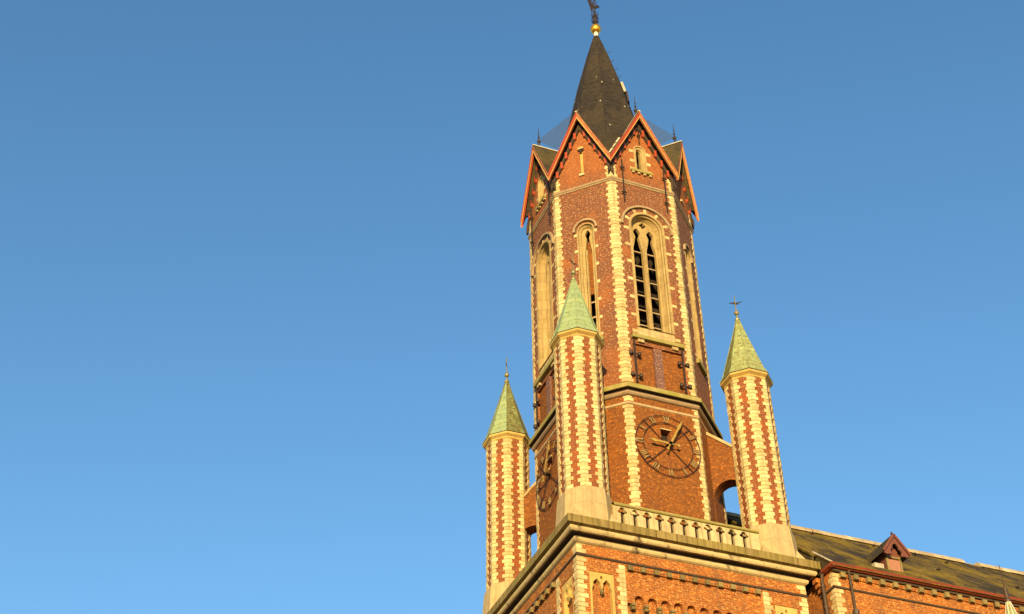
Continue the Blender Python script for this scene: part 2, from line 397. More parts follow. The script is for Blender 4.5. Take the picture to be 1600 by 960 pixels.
# the eight faces: (angle of rotation about Z, distance, axis?)   angle 0 = front (-Y)
FACES = [(k*pi/4, A if k % 2 == 0 else DN, k % 2 == 0) for k in range(8)]   # k=0 front, 1 right diagonal, ... 6 left, 7 front-left diagonal
def fpos(k, z=0.0):
    a, d, _ = FACES[k]; return T(sin(a)*d, -cos(a)*d, z)
H = dict(h2=7.66, h3=8.60, h5=21.86, hg=27.10, hv=23.14)
EG = 0.42

# ---- belfry wall: eight gabled plates with real openings
wall = MB()
WIN_A = arch(1.0, 18.94, 11.5); WIN_D = arch(0.47, 18.80, 11.75)
def slit(r, zs, zb): return arch(r, zs, zb, 8)
for k, (a, d, ax) in enumerate(FACES):
    hw = W if ax else WD
    zt = H['hg']-0.55; zv = H['hv']-0.05
    outer = [(-hw, -0.2), (hw, -0.2), (hw, zv), (0, zt), (-hw, zv)]
    holes = []
    if k in (0, 1, 2, 6, 7):
        holes.append(WIN_A if ax else WIN_D)
        if ax:
            holes.append([(-1.30, 8.78), (1.30, 8.78), (1.30, 11.22), (-1.30, 11.22)])
            holes.append(slit(0.36, 24.42, 22.9))
            holes.append([(-0.25, 5.97), (0.23, 5.97), (0.23, 6.53), (-0.25, 6.53)])
        else:
            holes.append([(-0.085, 22.9), (0.085, 22.9), (0.085, 24.45), (-0.085, 24.45)])
    p = MB().plate(outer, holes, 0.0, 0.55)
    wall.merge(p, a, (sin(a)*d, -cos(a)*d, 0))
wall.build('belfry_wall', 'upper_brick', tower, T(0, 0, 0))
# lower, more orange brick zone below the cornice: a skin 6 mm proud
low = MB(); po = offset(OCT, 0.006)
for k, (a, d, ax) in enumerate(FACES):
    hw = (W if ax else WD)+0.0025
    holes = [[(-0.25, 5.97), (0.23, 5.97), (0.23, 6.53), (-0.25, 6.53)]] if (ax and k in (0, 2, 6)) else []
    low.merge(MB().plate([(-hw, -0.05), (hw, -0.05), (hw, 8.3), (-hw, 8.3)], holes, -0.006, -0.001), a, (sin(a)*d, -cos(a)*d, 0))
low.build('clock_stage_wall', 'lower_brick', tower, T(0, 0, 0))
# added near-black core that keeps the space behind the louvres dark
MB().box(-2.0, 2.0, -2.0, 2.0, 8.9, 21.5).build('dark_core', 'dark_backing', tower, T(0, 0, 0))

# ---- mouldings round the octagon
ring(MB(), OCT, [(0, 8.86), (0.28, 8.62), (0.29, 8.40), (0.26, 8.385)]).build('belfry_cornice', 'mossy_stone', tower, T(0, 0, 0))
ring(MB(), OCT, [(0.26, 8.384), (0.09, 8.375), (0.08, 8.27)]).build('cornice_hollow', 'sooty_shade_moulding', tower, T(0, 0, 0))
ring(MB(), OCT, [(0.08, 8.269), (0.15, 8.26), (0.16, 8.17), (0.10, 8.10), (0.0, 8.07)]).build('cornice_roll', 'string_stone', tower, T(0, 0, 0))
ring(MB(), OCT, [(0, 7.76), (0.05, 7.72), (0.06, 7.62), (0, 7.58)]).build('string_course', 'string_stone', tower, T(0, 0, 0))
ring(MB(), OCT, [(0, 21.98), (0.10, 21.90), (0.11, 21.80), (0.06, 21.76), (0.05, 21.70), (0, 21.68)]).build('string_course', 'string_stone', tower, T(0, 0, 0))

# ---- quoins: one strip per corner and stage
for i in range(8):
    V = Vector(OCT[i]); a = (Vector(OCT[i-1])-V).normalized(); b_ = (Vector(OCT[(i+1) % 8])-V).normalized()
    for z0, z1 in ((0.0, 7.57), (7.77, 8.06), (8.87, 21.67), (21.99, 22.9)):
        la = 0.275 if z1 < 8.2 else 0.32
        q = quoin(MB(), V, a, b_, z0, z1, 0.2, la, la-0.085, 0.022)
        q.build('quoin_strip', 'quoin_stone', tower, T(0, 0, 0))

# ---- belfry windows
def tri_light(cx, hw, zb, zsh, ztop):
    """cusped light: straight sides, pinched neck, trefoil head"""
    p = [(-1, zb, 0), (1, zb, 0), (1, zsh, 0)]
    R = [(hw, zsh), (hw*0.62, zsh+0.42), (hw*0.36, zsh+0.78), (hw*0.50, zsh+0.92), (hw*0.74, zsh+1.04), (hw*0.68, zsh+1.17), (hw*0.40, zsh+1.27), (hw*0.18, zsh+1.34)]
    sc = (ztop-zsh)/1.36
    R = [(x, zsh+(z-zsh)*sc) for x, z in R]
    return [(cx-hw, zb), (cx+hw, zb)]+[(cx+x, z) for x, z in R]+[(cx, ztop)]+[(cx-x, z) for x, z in reversed(R)]
def ring_loft(mb, o1, y1, o2, y2):
    return mb.loft([[(x, y1, z) for x, z in o1], [(x, y2, z) for x, z in o2]])
def side_stones(us, zs, wd=0.26, ht=0.17):
    m_ = MB()
    for z in zs:
        for s_ in (-1, 1):
            u0 = us*s_; u1 = (us+wd+random.uniform(-0.03, 0.03))*s_
            m_.box(min(u0, u1), max(u0, u1), -0.012, 0.1, z-ht/2, z+ht/2)
    return m_
def big_window():
    zs, zb = 18.94, 12.3
    fr = MB(); o0 = arch(0.997, zs, zb, 24); o1 = arch(0.86, zs, zb, 24); o2 = arch(0.68, zs, zb, 24); o3 = arch(0.80, zs, zb, 24)
    fr.loft([[(x, y, z) for x, z in o] for o, y in ((o0, 0.3), (o0, -0.04), (o1, -0.04), (o1, 0.06), (o3, 0.10), (o3, 0.20), (o2, 0.44), (o2, 0.68))])
    f = fr.build('belfry_window', 'frame_stone', tower, fpos(0))
    lights = [tri_light(s_*0.37, 0.255, zb, 17.72, 19.12) for s_ in (-1, 1)]
    q = [(0.20*cos(2*pi*i/32)*(0.62+0.38*abs(cos(4*pi*i/32))), 19.40+0.20*sin(2*pi*i/32)*(0.62+0.38*abs(cos(4*pi*i/32)))) for i in range(32)]
    # tracery plate: head only; the lights' straight parts are framed by mullion and jambs
    MB().plate(arch(0.70, zs, zb, 24), lights+[q], 0.40, 0.58).build('tracery', 'frame_stone', f)
    MB().prism([(-0.055, 0.29), (0.055, 0.29), (0.112, 0.392), (-0.112, 0.392)], zb, 17.85).build('mullion', 'frame_stone', f)
    for i in range(6):
        z = 12.95+i*0.945
        lv = MB(); lv.add([(-0.72, 0.60, z), (0.72, 0.60, z), (0.72, 1.35, z+0.62), (-0.72, 1.35, z+0.62), (-0.72, 0.60, z+0.07), (0.72, 0.60, z+0.07), (0.72, 1.35, z+0.69), (-0.72, 1.35, z+0.69)],
               [(3, 2, 1, 0), (4, 5, 6, 7), (0, 1, 5, 4), (1, 2, 6, 5), (2, 3, 7, 6), (3, 0, 4, 7)])
        lv.build('louvre', 'louvre_stone', f)
    MB().box(-0.995, 0.995, 0.02, 0.5, 11.76, 12.297).build('sill_block', 'pale_stone', f)
    sl = MB(); sl.loft([[(x, y, z) for x in (-1.36, 1.36)] for y, z in ((0.3, 11.755), (-0.06, 11.755), (-0.2, 11.68), (-0.2, 11.52), (-0.14, 11.47), (0.0, 11.47), (0.3, 11.47))], False)
    sl.box(-1.36, 1.36, -0.195, 0.3, 11.475, 11.68).build('sill', 'mossy_stone', f)
    br = MB()
    for u in (-0.9, 0.9): br.box(u-0.16, u+0.16, -0.12, 0.13, 11.30, 11.469)
    br.build_each('sill_bracket', 'pale_stone', f)
    MB().hoop(0, 18.86, -0.13, 0.02, 1.335, 1.45, 32, -0.02*pi, 1.02*pi).build('label_mould', 'string_stone', f)
    st = MB()
    for a in (22, 58, 90, 122, 158):
        a0, a1 = radians(a-3.6), radians(a+3.6); st.hoop(0, 18.90, -0.015, 0.1, 1.0, 1.33, 4, a0, a1)
    st.build_each('voussoir', 'quoin_stone', f)
    side_stones(1.0, [18.62, 17.51, 16.40, 15.26, 14.12, 13.0, 12.0]).build_each('frame_stone', 'quoin_stone', f)
    return f
bw = big_window()
for k in (2, 6):
    dup(bw, tower, fpos(k), FACES[k][0])
def lancet():
    zs, zb = 18.80, 11.75
    fr = MB(); o0 = arch(0.468, zs, zb, 20); o1 = arch(0.40, zs, zb, 20); o2 = arch(0.30, zs, zb, 20)
    fr.loft([[(x, y, z) for x, z in o] for o, y in ((o0, 0.3), (o0, -0.03), (o1, -0.03), (o1, 0.05), (o2, 0.14), (o2, 0.5))])
    f = fr.build('lancet_window', 'frame_stone', tower, fpos(7), FACES[7][0])
    MB().plate(arch(0.31, zs, zb, 20), [tri_light(0.03, 0.185, zb, 17.55, 18.95)], 0.20, 0.34).build('tracery', 'frame_stone', f)
    MB().box(-0.3, 0.3, 0.42, 0.5, 14.9, 18.35).build('blind_back', 'lower_brick', f)
    MB().prism([(-0.13, 0.24), (-0.07, 0.24), (-0.04, 0.33), (-0.16, 0.33)], zb, 17.7).build('mullion', 'frame_stone', f)
    for i in range(6):
        z = 12.4+i*0.945
        if i > 2: continue
        MB().add([(-0.3, 0.36, z), (0.3, 0.36, z), (0.3, 0.9, z+0.5), (-0.3, 0.9, z+0.5), (-0.3, 0.36, z+0.07), (0.3, 0.36, z+0.07), (0.3, 0.9, z+0.57), (-0.3, 0.9, z+0.57)],
             [(3, 2, 1, 0), (4, 5, 6, 7), (0, 1, 5, 4), (1, 2, 6, 5), (2, 3, 7, 6), (3, 0, 4, 7)]).build('louvre', 'louvre_stone', f)
    MB().hoop(0, 18.84, -0.12, 0.02, 0.55, 0.66, 24, -0.03*pi, 1.03*pi).build('label_mould', 'string_stone', f)
    MB().box(-0.62, 0.62, -0.16, 0.3, 11.5, 11.745).build('sill', 'mossy_stone', f)
    side_stones(0.47, [18.62, 17.55, 16.40, 15.26, 14.14, 13.02, 12.0], 0.15, 0.17).build_each('frame_stone', 'quoin_stone', f)
    return f
lw = lancet()
dup(lw, tower, fpos(1), FACES[1][0])

# ---- sunk panels under the belfry windows, with wall anchors
def anchor(u, z0, z1, knobs, y=-0.05):
    m_ = MB(); m_.box(u-0.045, u+0.045, y-0.05, y, z0, z1)
    for z in knobs:
        m_.box(u-0.20, u+0.20, y-0.04, y-0.005, z-0.035, z+0.035)
        for s_ in (-1, 1): m_.lathe([(0.02, z-0.11), (0.085, z-0.08), (0.10, z), (0.085, z+0.08), (0.02, z+0.11)], 8, u+s_*0.22, y-0.04)
    return m_
pn = MB().box(-1.298, 1.298, 0.12, 0.3, 8.782, 11.218).build('sunk_panel', 'lower_brick', tower, fpos(0))
MB().box(-0.22, 0.22, 0.012, 0.118, 8.79, 11.2).build('pilaster', 'purple_brick', pn)
for u in (-1.26, 1.26): anchor(u, 8.88, 11.34, (10.55, 9.3)).build('wall_anchor', 'iron', pn)
for k in (2, 6): dup(pn, tower, fpos(k), FACES[k][0])
def cross_anchor(u, z0, z1, knobs):
    m_ = MB(); m_.box(u-0.03, u+0.03, -0.16, -0.11, z0, z1)
    for z in knobs:
        m_.box(u-0.15, u+0.15, -0.15, -0.115, z-0.03, z+0.03); m_.lathe([(0.03, z-0.09), (0.1, z), (0.03, z+0.09)], 8, u, -0.15)
        m_.box(u-0.025, u+0.025, -0.11, 0.05, z-0.025, z+0.025)
    return m_
for k in (0, 6):
    for u in (-1.16, 1.27): cross_anchor(u, 20.38, 23.3, (22.7, 20.95)).build('wall_anchor', 'iron', tower, fpos(k), FACES[k][0])

# ---- gables: roof, bargeboards, brackets, slit windows
def gable(k):
    a, d, ax = FACES[k]
    hw = (W if ax else WD)*(1+EG/d)
    hg, hv = H['hg'], H['hv']
    dz = (hg-hv); L = hypot(hw, dz); s_, c_ = hw/L, dz/L          # slope direction
    rf = MB()
    for sg in (-1, 1):
        kk = 0.30
        q = [(0, -EG-0.02, hg), (sg*hw, -EG-0.02, hv), (sg*hw*kk, d-kk*(d+EG), hg-dz*kk), (0, d-kk*(d+EG)-0.05, hg)]
        t = 0.07
        lo = [(x-sg*t*c_*0.9, y, z-t*s_*0.9) if abs(x) > 1e-6 else (x, y, z-t*2.0) for x, y, z in q]
        rf.add(q+lo, [(0, 1, 2, 3), (7, 6, 5, 4), (0, 4, 5, 1), (1, 5, 6, 2), (2, 6, 7, 3), (3, 7, 4, 0)])
    r = rf.build('gable_roof', 'gable_slate', tower, fpos(k), a)
    # ridge strip of dressed lead
    MB().prism([(-0.07, -EG-0.03), (0.07, -EG-0.03), (0.07, d-0.30*(d+EG)), (-0.07, d-0.30*(d+EG))], hg-0.035, hg+0.035).build('ridge_strip', 'lead_sheet', r)
    for sg, mt in ((-1, 'red_paint'), (1, 'lit_worn_paint')):  # right boards in brighter worn paint: the lighting difference is put in colour
        def strip(o0, o1, y0, y1, m_, cut=0.0):
            # band between perpendicular offsets o0..o1 below the roof line
            p = []
            P0 = lambda o: (0.0, hg-0.03-o/s_)
            P1 = lambda o: (sg*hw-sg*o*c_*0.0 - sg*0.0, hv-0.03-o/s_)
            poly = [P0(o0), (sg*(hw), hv-0.03-o0/s_), (sg*(hw), hv-0.03-o1/s_), P0(o1)]
            m_.plate(poly, [], y0, y1)
        b_ = MB(); strip(0.0, 0.20, -EG, -EG+0.10, b_)
        bo = b_.build('bargeboard', mt, tower, fpos(k), a)
        b2 = MB(); strip(0.0, 0.055, -EG-0.035, -EG-0.001, b2); b2.build('edge_bead', mt, bo)
        b3 = MB(); strip(0.17, 0.20, -EG-0.03, -EG-0.001, b3); b3.build('inner_bead', 'gold_stone', bo)
        b4 = MB(); strip(0.24, 0.42, -0.12, -0.003, b4); b4.build('shadow_board', 'sooty_shade_moulding', bo)  # near-black strip painting in the shadow under the gable overhang
        br = MB()
        for j in range(5):
            x = sg*(0.27+j*(hw-0.5)/4.6); zc = hg-0.03-0.40/s_-abs(x)*dz/hw+0.06
            br.plate([(x-0.085, zc+0.34), (x+0.085, zc+0.34), (x+0.085, zc-0.10), (x-0.085, zc-0.10)] if False else
                     [(x-0.07, zc+0.30), (x-0.07, zc-0.12), (x, zc-0.18), (x+0.07, zc-0.12), (x+0.07, zc+0.30)], [], -0.13, -0.003)
        br.build_each('bracket', 'red_paint', bo)
    # finial
    fz = hg+0.02
    fi = MB(); fi.lathe([(0.06, fz), (0.05, fz+0.2), (0.10, fz+0.25), (0.11, fz+0.32), (0.05, fz+0.38), (0.03, fz+0.5), (0.065, fz+0.54), (0.03, fz+0.58), (0.026, fz+0.7), (0.05, fz+0.73), (0.02, fz+0.77), (0.012, fz+1.1), (0.0, fz+1.15)], 8, 0, -0.05)
    fi.v = [(x, y, fz+(z-fz)*1.35) for x, y, z in fi.v]
    fi.build('finial', 'iron', tower, fpos(k), a)
    return r
for k in range(8): gable(k)
def gable_window(k):
    fr = MB(); o0 = arch(0.357, 24.42, 22.9, 12); o1 = arch(0.13, 24.42, 23.02, 12)
    fr.loft([[(x, y, z) for x, z in o] for o, y in ((o0, 0.3), (o0, -0.05), (arch(0.30, 24.42, 22.95, 12), -0.05), (arch(0.27, 24.42, 22.95, 12), 0.03), (arch(0.19, 24.42, 22.98, 12), 0.04), (o1, 0.18), (o1, 0.4))])
    f = fr.build('gable_window', 'frame_stone', tower, fpos(k), FACES[k][0])
    MB().box(-0.62, 0.62, -0.14, 0.2, 22.74, 22.895).build('sill', 'mossy_stone', f)
    br = MB()
    for u in (-0.5, -0.17, 0.17, 0.5): br.box(u-0.07, u+0.07, -0.11, 0.05, 22.62, 22.737)
    br.build_each('sill_bracket', 'pale_stone', f)
    side_stones(0.36, [24.3, 23.58, 22.98], 0.26, 0.2).build_each('frame_stone', 'quoin_stone', f)
    m_ = MB(); m_.box(-0.025, 0.025, -0.12, -0.07, 24.95, 26.2); m_.lathe([(0.03, 25.4), (0.11, 25.5), (0.03, 25.6)], 8, 0, -0.1); m_.box(-0.02, 0.02, -0.07, 0.05, 25.48, 25.52)
    m_.build('wall_anchor', 'iron', tower, fpos(k), FACES[k][0])
for k in (0, 2, 6): gable_window(k)
def gable_slit(k):
    fr = MB(); fr.plate([(-0.083, 22.9), (0.083, 22.9), (0.083, 24.448), (-0.083, 24.448)], [], 0.06, 0.3)
    f = fr.build('blind_slit', 'gold_stone', tower, fpos(k), FACES[k][0])
    MB().plate([(-0.17, 24.55), (0.17, 24.55), (0.17, 24.66), (0.0, 24.74), (-0.17, 24.66)], [], -0.10, 0.1).build('drip_stone', 'quoin_stone', f)
    MB().box(-0.14, 0.14, -0.10, 0.1, 22.62, 22.74).build('sill', 'quoin_stone', f)
    m_ = MB(); m_.box(-0.17, 0.17, -0.06, -0.005, 24.44, 24.50); m_.box(-0.05, 0.05, -0.06, -0.005, 24.32, 24.44); m_.build('wall_anchor', 'iron', f)
for k in (1, 7): gable_slit(k)

# ---- spire: slate octagon growing out of the gables
sp = MB(); prof = [(3.72, 22.9), (3.42, 24.9), (2.86, 27.0), (2.32, 29.0), (1.84, 31.0), (1.36, 33.3), (0.66, 36.2), (0.36, 37.3), (0.15, 38.07)]
va = [atan2(y, x) for x, y in OCT]
loops = [[(r*cos(a)*0.99, r*sin(a)*0.99, z) for a in va] for r, z in prof]
sp.loft(loops, True, True)
spire = sp.build('spire', 'spire_slate', tower, T(0, 0, 0))
rr = MB()
for i in range(8):
    rr.tube([(r*cos(va[i])*0.985, r*sin(va[i])*0.985, z) for r, z in prof[2:]], 0.026, 5)
rr.build('hip_roll', 'spire_slate', spire)
MB().lathe([(0.17, 38.02), (0.13, 38.10), (0.13, 38.42)], 12).build('spire_cap', 'white_paint', spire)
# roof hooks and the white hatch near the right edge
ha = radians(-27.2)
sr = Vector((cos(ha), sin(ha), 0))          # horizontal direction that shows on the right outline
def srad(z):
    for (r0, z0), (r1, z1) in zip(prof, prof[1:]):
        if z0 <= z <= z1: return r0+(r1-r0)*(z-z0)/(z1-z0)
for z in (36.55, 35.75, 35.0, 34.28):
    p = sr*(srad(z)*0.95); d = sr
    MB().tube([p+Vector((0, 0, z)), p+d*0.16+Vector((0, 0, z-0.02)), p+d*0.22+Vector((0, 0, z+0.08)), p+d*0.20+Vector((0, 0, z+0.16))], 0.016, 5).build('roof_hook', 'iron', spire)
hz = 32.9; p0 = sr*(srad(33.6)*0.96); p1 = sr*(srad(32.3)*0.96); sd_ = Vector((-sr.y, sr.x, 0))
hb = MB(); hb.beam(p0+Vector((0, 0, 33.7))+sr*0.05, p1+Vector((0, 0, 32.85))+sr*0.05+sr*(-0.10), 0.30, 0.14, tuple(sr)); hb.build('roof_hatch', 'lead_sheet', spire)
MB().beam(p0+Vector((0, 0, 32.83))+sr*0.30, p1+Vector((0, 0, 31.95))+sr*0.10, 0.40, 0.10, tuple(sr)).build('hatch_sill', 'iron', spire)
# pale lead flashing beside the front gable
fl = MB()
for t0, t1 in ((0.45, 0.60), (0.60, 0.72), (0.72, 0.86), (0.86, 0.97)):
    hw = W*(1+EG/A); z0, z1 = H['hg']-t0*(H['hg']-H['hv'])+0.05, H['hg']-t1*(H['hg']-H['hv'])+0.05
    yy = 0.55
    fl.beam((-hw*t0-0.05, yy-0.35*(t0), z0+0.05), (-hw*t1-0.05, yy-0.35*(t1)-0.1, z1+0.05), 0.16, 0.09, (0.9, 0, 0.43))
fl.build('lead_flashing', 'lead_sheet', tower, fpos(0))

# ---- gold ball and wrought iron weathervane on the spire
vane = thing('weathervane', 'gold ball and dark wrought iron weathervane on the tip of the slate spire', 'weathervane', (0, 0, 38.42))
MB().lathe([(0.10, -0.02)]+[(0.33*sin(pi*i/14), 0.36-0.36*cos(pi*i/14)) for i in range(1, 14)]+[(0.06, 0.73)], 24).build('gold_ball', 'gold_leaf', vane, smooth=True)
st = MB(); st.tube([(0, 0, 0.70), (0, 0, 3.9)], [0.05, 0.03], 8); st.build('vane_pole', 'iron', vane)
cg = MB()
for i in range(8):
    a = i*pi/4; cg.tube([(0.05*cos(a), 0.05*sin(a), 0.85), (0.20*cos(a), 0.20*sin(a), 1.10), (0.21*cos(a), 0.21*sin(a), 1.35), (0.09*cos(a), 0.09*sin(a), 1.60), (0.24*cos(a), 0.24*sin(a), 1.78)], 0.028, 5)
cg.lathe([(0.05, 1.0), (0.12, 1.1), (0.12, 1.3), (0.05, 1.45)], 8); cg.lathe([(0.03, 1.6), (0.10, 1.66), (0.03, 1.72)], 8); cg.lathe([(0.03, 2.0), (0.08, 2.06), (0.03, 2.12)], 8)
cg.build('iron_scrollwork', 'iron', vane)
e1 = Vector((fw.x, fw.y, 0)).normalized()
e1 = (e1*0.60+Vector((rt.x, rt.y, 0))*0.80).normalized()
cx_ = MB()
for sg in (-1, 1):
    P_ = lambda r, z: tuple(e1*(r*sg*0.5)+Vector((0, 0, z)))
    cx_.tube([P_(0, 2.30), P_(0.22, 2.36), P_(0.34, 2.55), P_(0.24, 2.72), P_(0.12, 2.62)], 0.028, 5)
    cx_.tube([P_(0, 2.80), P_(0.24, 2.86), P_(0.40, 3.02), P_(0.30, 3.16), P_(0.0, 3.2)], 0.028, 5)
cx_.build('iron_cross', 'iron', vane)
ck = MB(); e2 = e1
cp = [(-0.60, 3.72), (-0.34, 2.92), (-0.22, 2.40), (-0.15, 2.62), (-0.1, 2.98), (0.0, 3.02), (0.22, 3.10), (0.34, 3.32), (0.45, 3.30), (0.40, 3.45), (0.30, 3.52), (0.18, 3.42), (0.05, 3.26), (-0.18, 3.30), (-0.30, 3.62), (-0.5, 3.66)]
ck.plate([(x, z) for x, z in cp], [], -0.02, 0.02)
ck.v = [(x, y, z-0.62) for x, y, z in ck.v]
ck.build('vane_cock', 'iron', vane, rot=atan2(e2.y, e2.x))

# ---- bird netting above two gables
def net(name, label, tri):
    t_ = [Vector(p) for p in tri]; c = t_[0].copy()
    nn = (t_[1]-t_[0]).cross(t_[2]-t_[0]).normalized()*0.004
    m_ = MB(); v = [p-c for p in t_]
    m_.add([p-nn for p in v]+[p+nn for p in v], [(0, 1, 2), (5, 4, 3), (0, 3, 4, 1), (1, 4, 5, 2), (2, 5, 3, 0)])
    o = m_.build(name, 'bird_net', None, c); o['label'] = label; o['category'] = 'netting'; o['group'] = 'nets between spire and gables'
net('bird_net', 'sheer grey-blue net stretched from spire to the left gable peak', [(-4.15, 0, 27.55), (-1.9, 0, 30.6), (-2.6, 0, 27.25)])
s2 = sqrt(0.5)
net('bird_net', 'sheer grey-blue net stretched from spire to the right gable peak', [(4.2*s2, -4.2*s2, 27.55), (1.85*s2, -1.85*s2, 30.75), (2.6*s2, -2.6*s2, 27.25)])

# ------------------------------------------------------------------ square tower base
BH = 5.28
SQ = [(-BH, -BH), (BH, -BH), (BH, BH), (-BH, BH)]
RC = 0.24                                           # recess between the corner piers
body = MB(); INN = BH-RC
PX = 3.18                                           # inner edge of the corner piers
body.prism([(-INN, -INN), (INN, -INN), (INN, INN), (-INN, INN)], GZ, -0.95)
body.build('base_wall', 'base_brick', tower, T(0, 0, 0))
BSQ = {0: 0.0, 6: -pi/2, 2: pi/2}
def bpos(z=0.0, k=0): a = BSQ[k]; return T(sin(a)*BH, -cos(a)*BH, z)
# corner piers with sunk tracery panels (plates in front of the recessed wall)
def base_side(k):
    a = BSQ[k]; P_ = bpos(0, k)
    mb = MB()
    pw0, pw1 = -4.76, -3.68
    for sg in (-1, 1):
        xs = sorted((sg*BH, sg*PX))
        if k == 0 or sg == 1 or k == 2: pass
        xo = BH if True else 0
        hole = [(sg*4.76, -9.0), (sg*3.68, -9.0), (sg*3.68, -2.14), (sg*4.76, -2.14)]
        mb.plate([(xs[0], GZ), (xs[1], GZ), (xs[1], -1.62), (xs[0], -1.62)], [hole], 0.0, RC-0.001)
    mb.plate([(-BH, -1.62), (BH, -1.62), (BH, -0.95), (-BH, -0.95)], [], 0.0, RC-0.001)
    # field above the blind arcade stands proud of the wall below it
    n_ar = 10; sx = 0.585; x0 = -5.0*sx+0.05
    pts = [(-PX+0.002, -1.622), (-PX+0.002, -3.25)]
    xL = -PX+0.002
    ar = []
    for i in range(n_ar):
        cxx = x0+sx*(i+0.5)
        ar += [(cxx-0.205, -3.25), (cxx-0.205, -3.06)]+[(cxx+0.205*cos(pi-pi*j/8), -3.06+0.205*sin(pi-pi*j/8)) for j in range(1, 8)]+[(cxx+0.205, -3.06), (cxx+0.205, -3.25)]
    poly = [(-PX+0.002, -1.622), (-PX+0.002, -3.25)]+ar+[(PX-0.002, -3.25), (PX-0.002, -1.622)]
    mb.plate(poly, [], 0.05, RC-0.001)
    o = mb.build('corner_pier_wall', 'base_brick', tower, P_, a)
    cb = MB()
    for i in range(n_ar+1):
        cxx = x0+sx*i
        cb.box(cxx-0.085, cxx+0.085, -0.03, RC-0.002, -3.36, -3.255); cb.box(cxx-0.07, cxx+0.07, 0.02, RC-0.002, -3.50, -3.365)
    cb.build_each('arcade_corbel', 'corbel_stone', o, n=2)
    # table of stone corbels with small bricks between
    ct = MB(); teeth = []
    for i in range(11):
        cxx = -2.95+0.585*i; ct.box(cxx-0.105, cxx+0.105, -0.13, 0.058, -1.84, -1.625)
        if i < 10:
            for q in (0.17, 0.295, 0.42): teeth += [(cxx+q-0.045, -1.70), (cxx+q-0.045, -1.80), (cxx+q+0.045, -1.80), (cxx+q+0.045, -1.70)]
    ct.build_each('corbel', 'corbel_stone', o); MB().plate([(-2.95, -1.625)]+teeth+[(2.9, -1.70), (2.9, -1.625)], [], -0.03, 0.057).build('dentil_course', 'base_brick', o)
    for sg in (-1, 1):
        cxx = sg*4.22
        fr = MB(); x0_, x1_ = cxx-0.538, cxx+0.538; zt = -2.142
        L = x0_+0.10; R = x1_-0.10
        def cusp(c_):
            r = 0.20
            return [(c_+r, -3.4), (c_+r, -2.86), (c_+0.14, -2.74), (c_+0.16, -2.62), (c_+0.08, -2.52), (c_, -2.44), (c_-0.08, -2.52), (c_-0.16, -2.62), (c_-0.14, -2.74), (c_-r, -2.86), (c_-r, -3.4)]
        head = [(x0_, -9.0), (x0_, zt), (x1_, zt), (x1_, -9.0), (x1_-0.11, -9.0), (x1_-0.11, -2.86)]
        c1, c2 = cxx-0.215, cxx+0.215
        def half(c_, r): return [(c_+r, -2.86), (c_+r*0.72, -2.72), (c_+r*0.78, -2.60), (c_+r*0.4, -2.50), (c_, -2.42), (c_-r*0.4, -2.50), (c_-r*0.78, -2.60), (c_-r*0.72, -2.72), (c_-r, -2.86)]
        head += half(c2, 0.205)+[(cxx+0.008, -2.90), (cxx-0.008, -2.90)]+half(c1, 0.205)+[(x0_+0.11, -2.86), (x0_+0.11, -9.0)]
        hol = [[(cxx+0.055*cos(2*pi*j/12), -2.36+0.085*sin(2*pi*j/12)) for j in range(12)]]
        fr.plate(head, hol, 0.03, RC-0.002)
        fo = fr.build('tracery_panel', 'gold_stone', tower, P_, a)
        MB().lathe([(0.02, -3.10), (0.09, -3.0), (0.10, -2.93), (0.05, -2.88)], 8, cxx, 0.06).build('pendant', 'corbel_stone', fo)
        # toothed inner edge of the pier
        q = MB(); z = -1.63; i = 0
        while z > -9:
            ln = 0.39 if i % 2 else 0.27
            xa, xb = sorted((sg*(PX-0.012), sg*(PX+ln))); q.box(xa, xb, -0.018, 0.1, z-0.2+0.007, z-0.007); z -= 0.2; i += 1
        q.build('quoin_strip', 'quoin_stone', tower, P_, a)
for k in (0, 6): base_side(k)
# corner quoins of the base
for V, a, b_ in (((-BH, -BH), (0, 1), (1, 0)), ((BH, -BH), (-1, 0), (0, 1)), ((-BH, BH), (1, 0), (0, -1))):
    q = quoin(MB(), V, a, b_, -9.0, -1.56, 0.2, 0.41, 0.27, 0.018); quoin(q, V, a, b_, -1.42, -0.98, 0.2, 0.41, 0.27, 0.018)
    q.build('quoin_strip', 'quoin_stone', tower, T(0, 0, 0))
ring(MB(), SQ, [(0, -1.42), (0.05, -1.45), (0.05, -1.52), (0, -1.55)]).build('string_course', 'sooty_shade_moulding', tower, T(0, 0, 0))
# main cornice: weathered fascia, roll, dark hollow, lower roll
def ring_cap(prof, name, mat):
    return ring(MB(), SQ, prof).build(name, mat, tower, T(0, 0, 0))
ring_cap([(-0.02, -0.99), (0.06, -0.96), (0.12, -0.92), (0.15, -0.86), (0.15, -0.79), (0.12, -0.75)], 'lower_moulding', 'moulding_stone')
ring_cap([(0.12, -0.749), (0.08, -0.74), (0.08, -0.655), (0.30, -0.645)], 'cornice_hollow', 'sooty_shade_moulding')
ring_cap([(0.30, -0.644), (0.38, -0.635), (0.43, -0.58), (0.45, -0.52), (0.43, -0.45), (0.38, -0.40)], 'cornice_roll', 'moulding_stone')
ring_cap([(0.38, -0.399), (0.50, -0.385), (0.57, -0.375), (0.57, -0.02), (0.50, 0.02), (-0.3, 0.08)], 'base_cornice', 'cornice_stone')
MB().box(-BH, BH, -BH, BH, -0.94, 0.06).build('tower_deck', 'lead_sheet', tower, T(0, 0, 0))

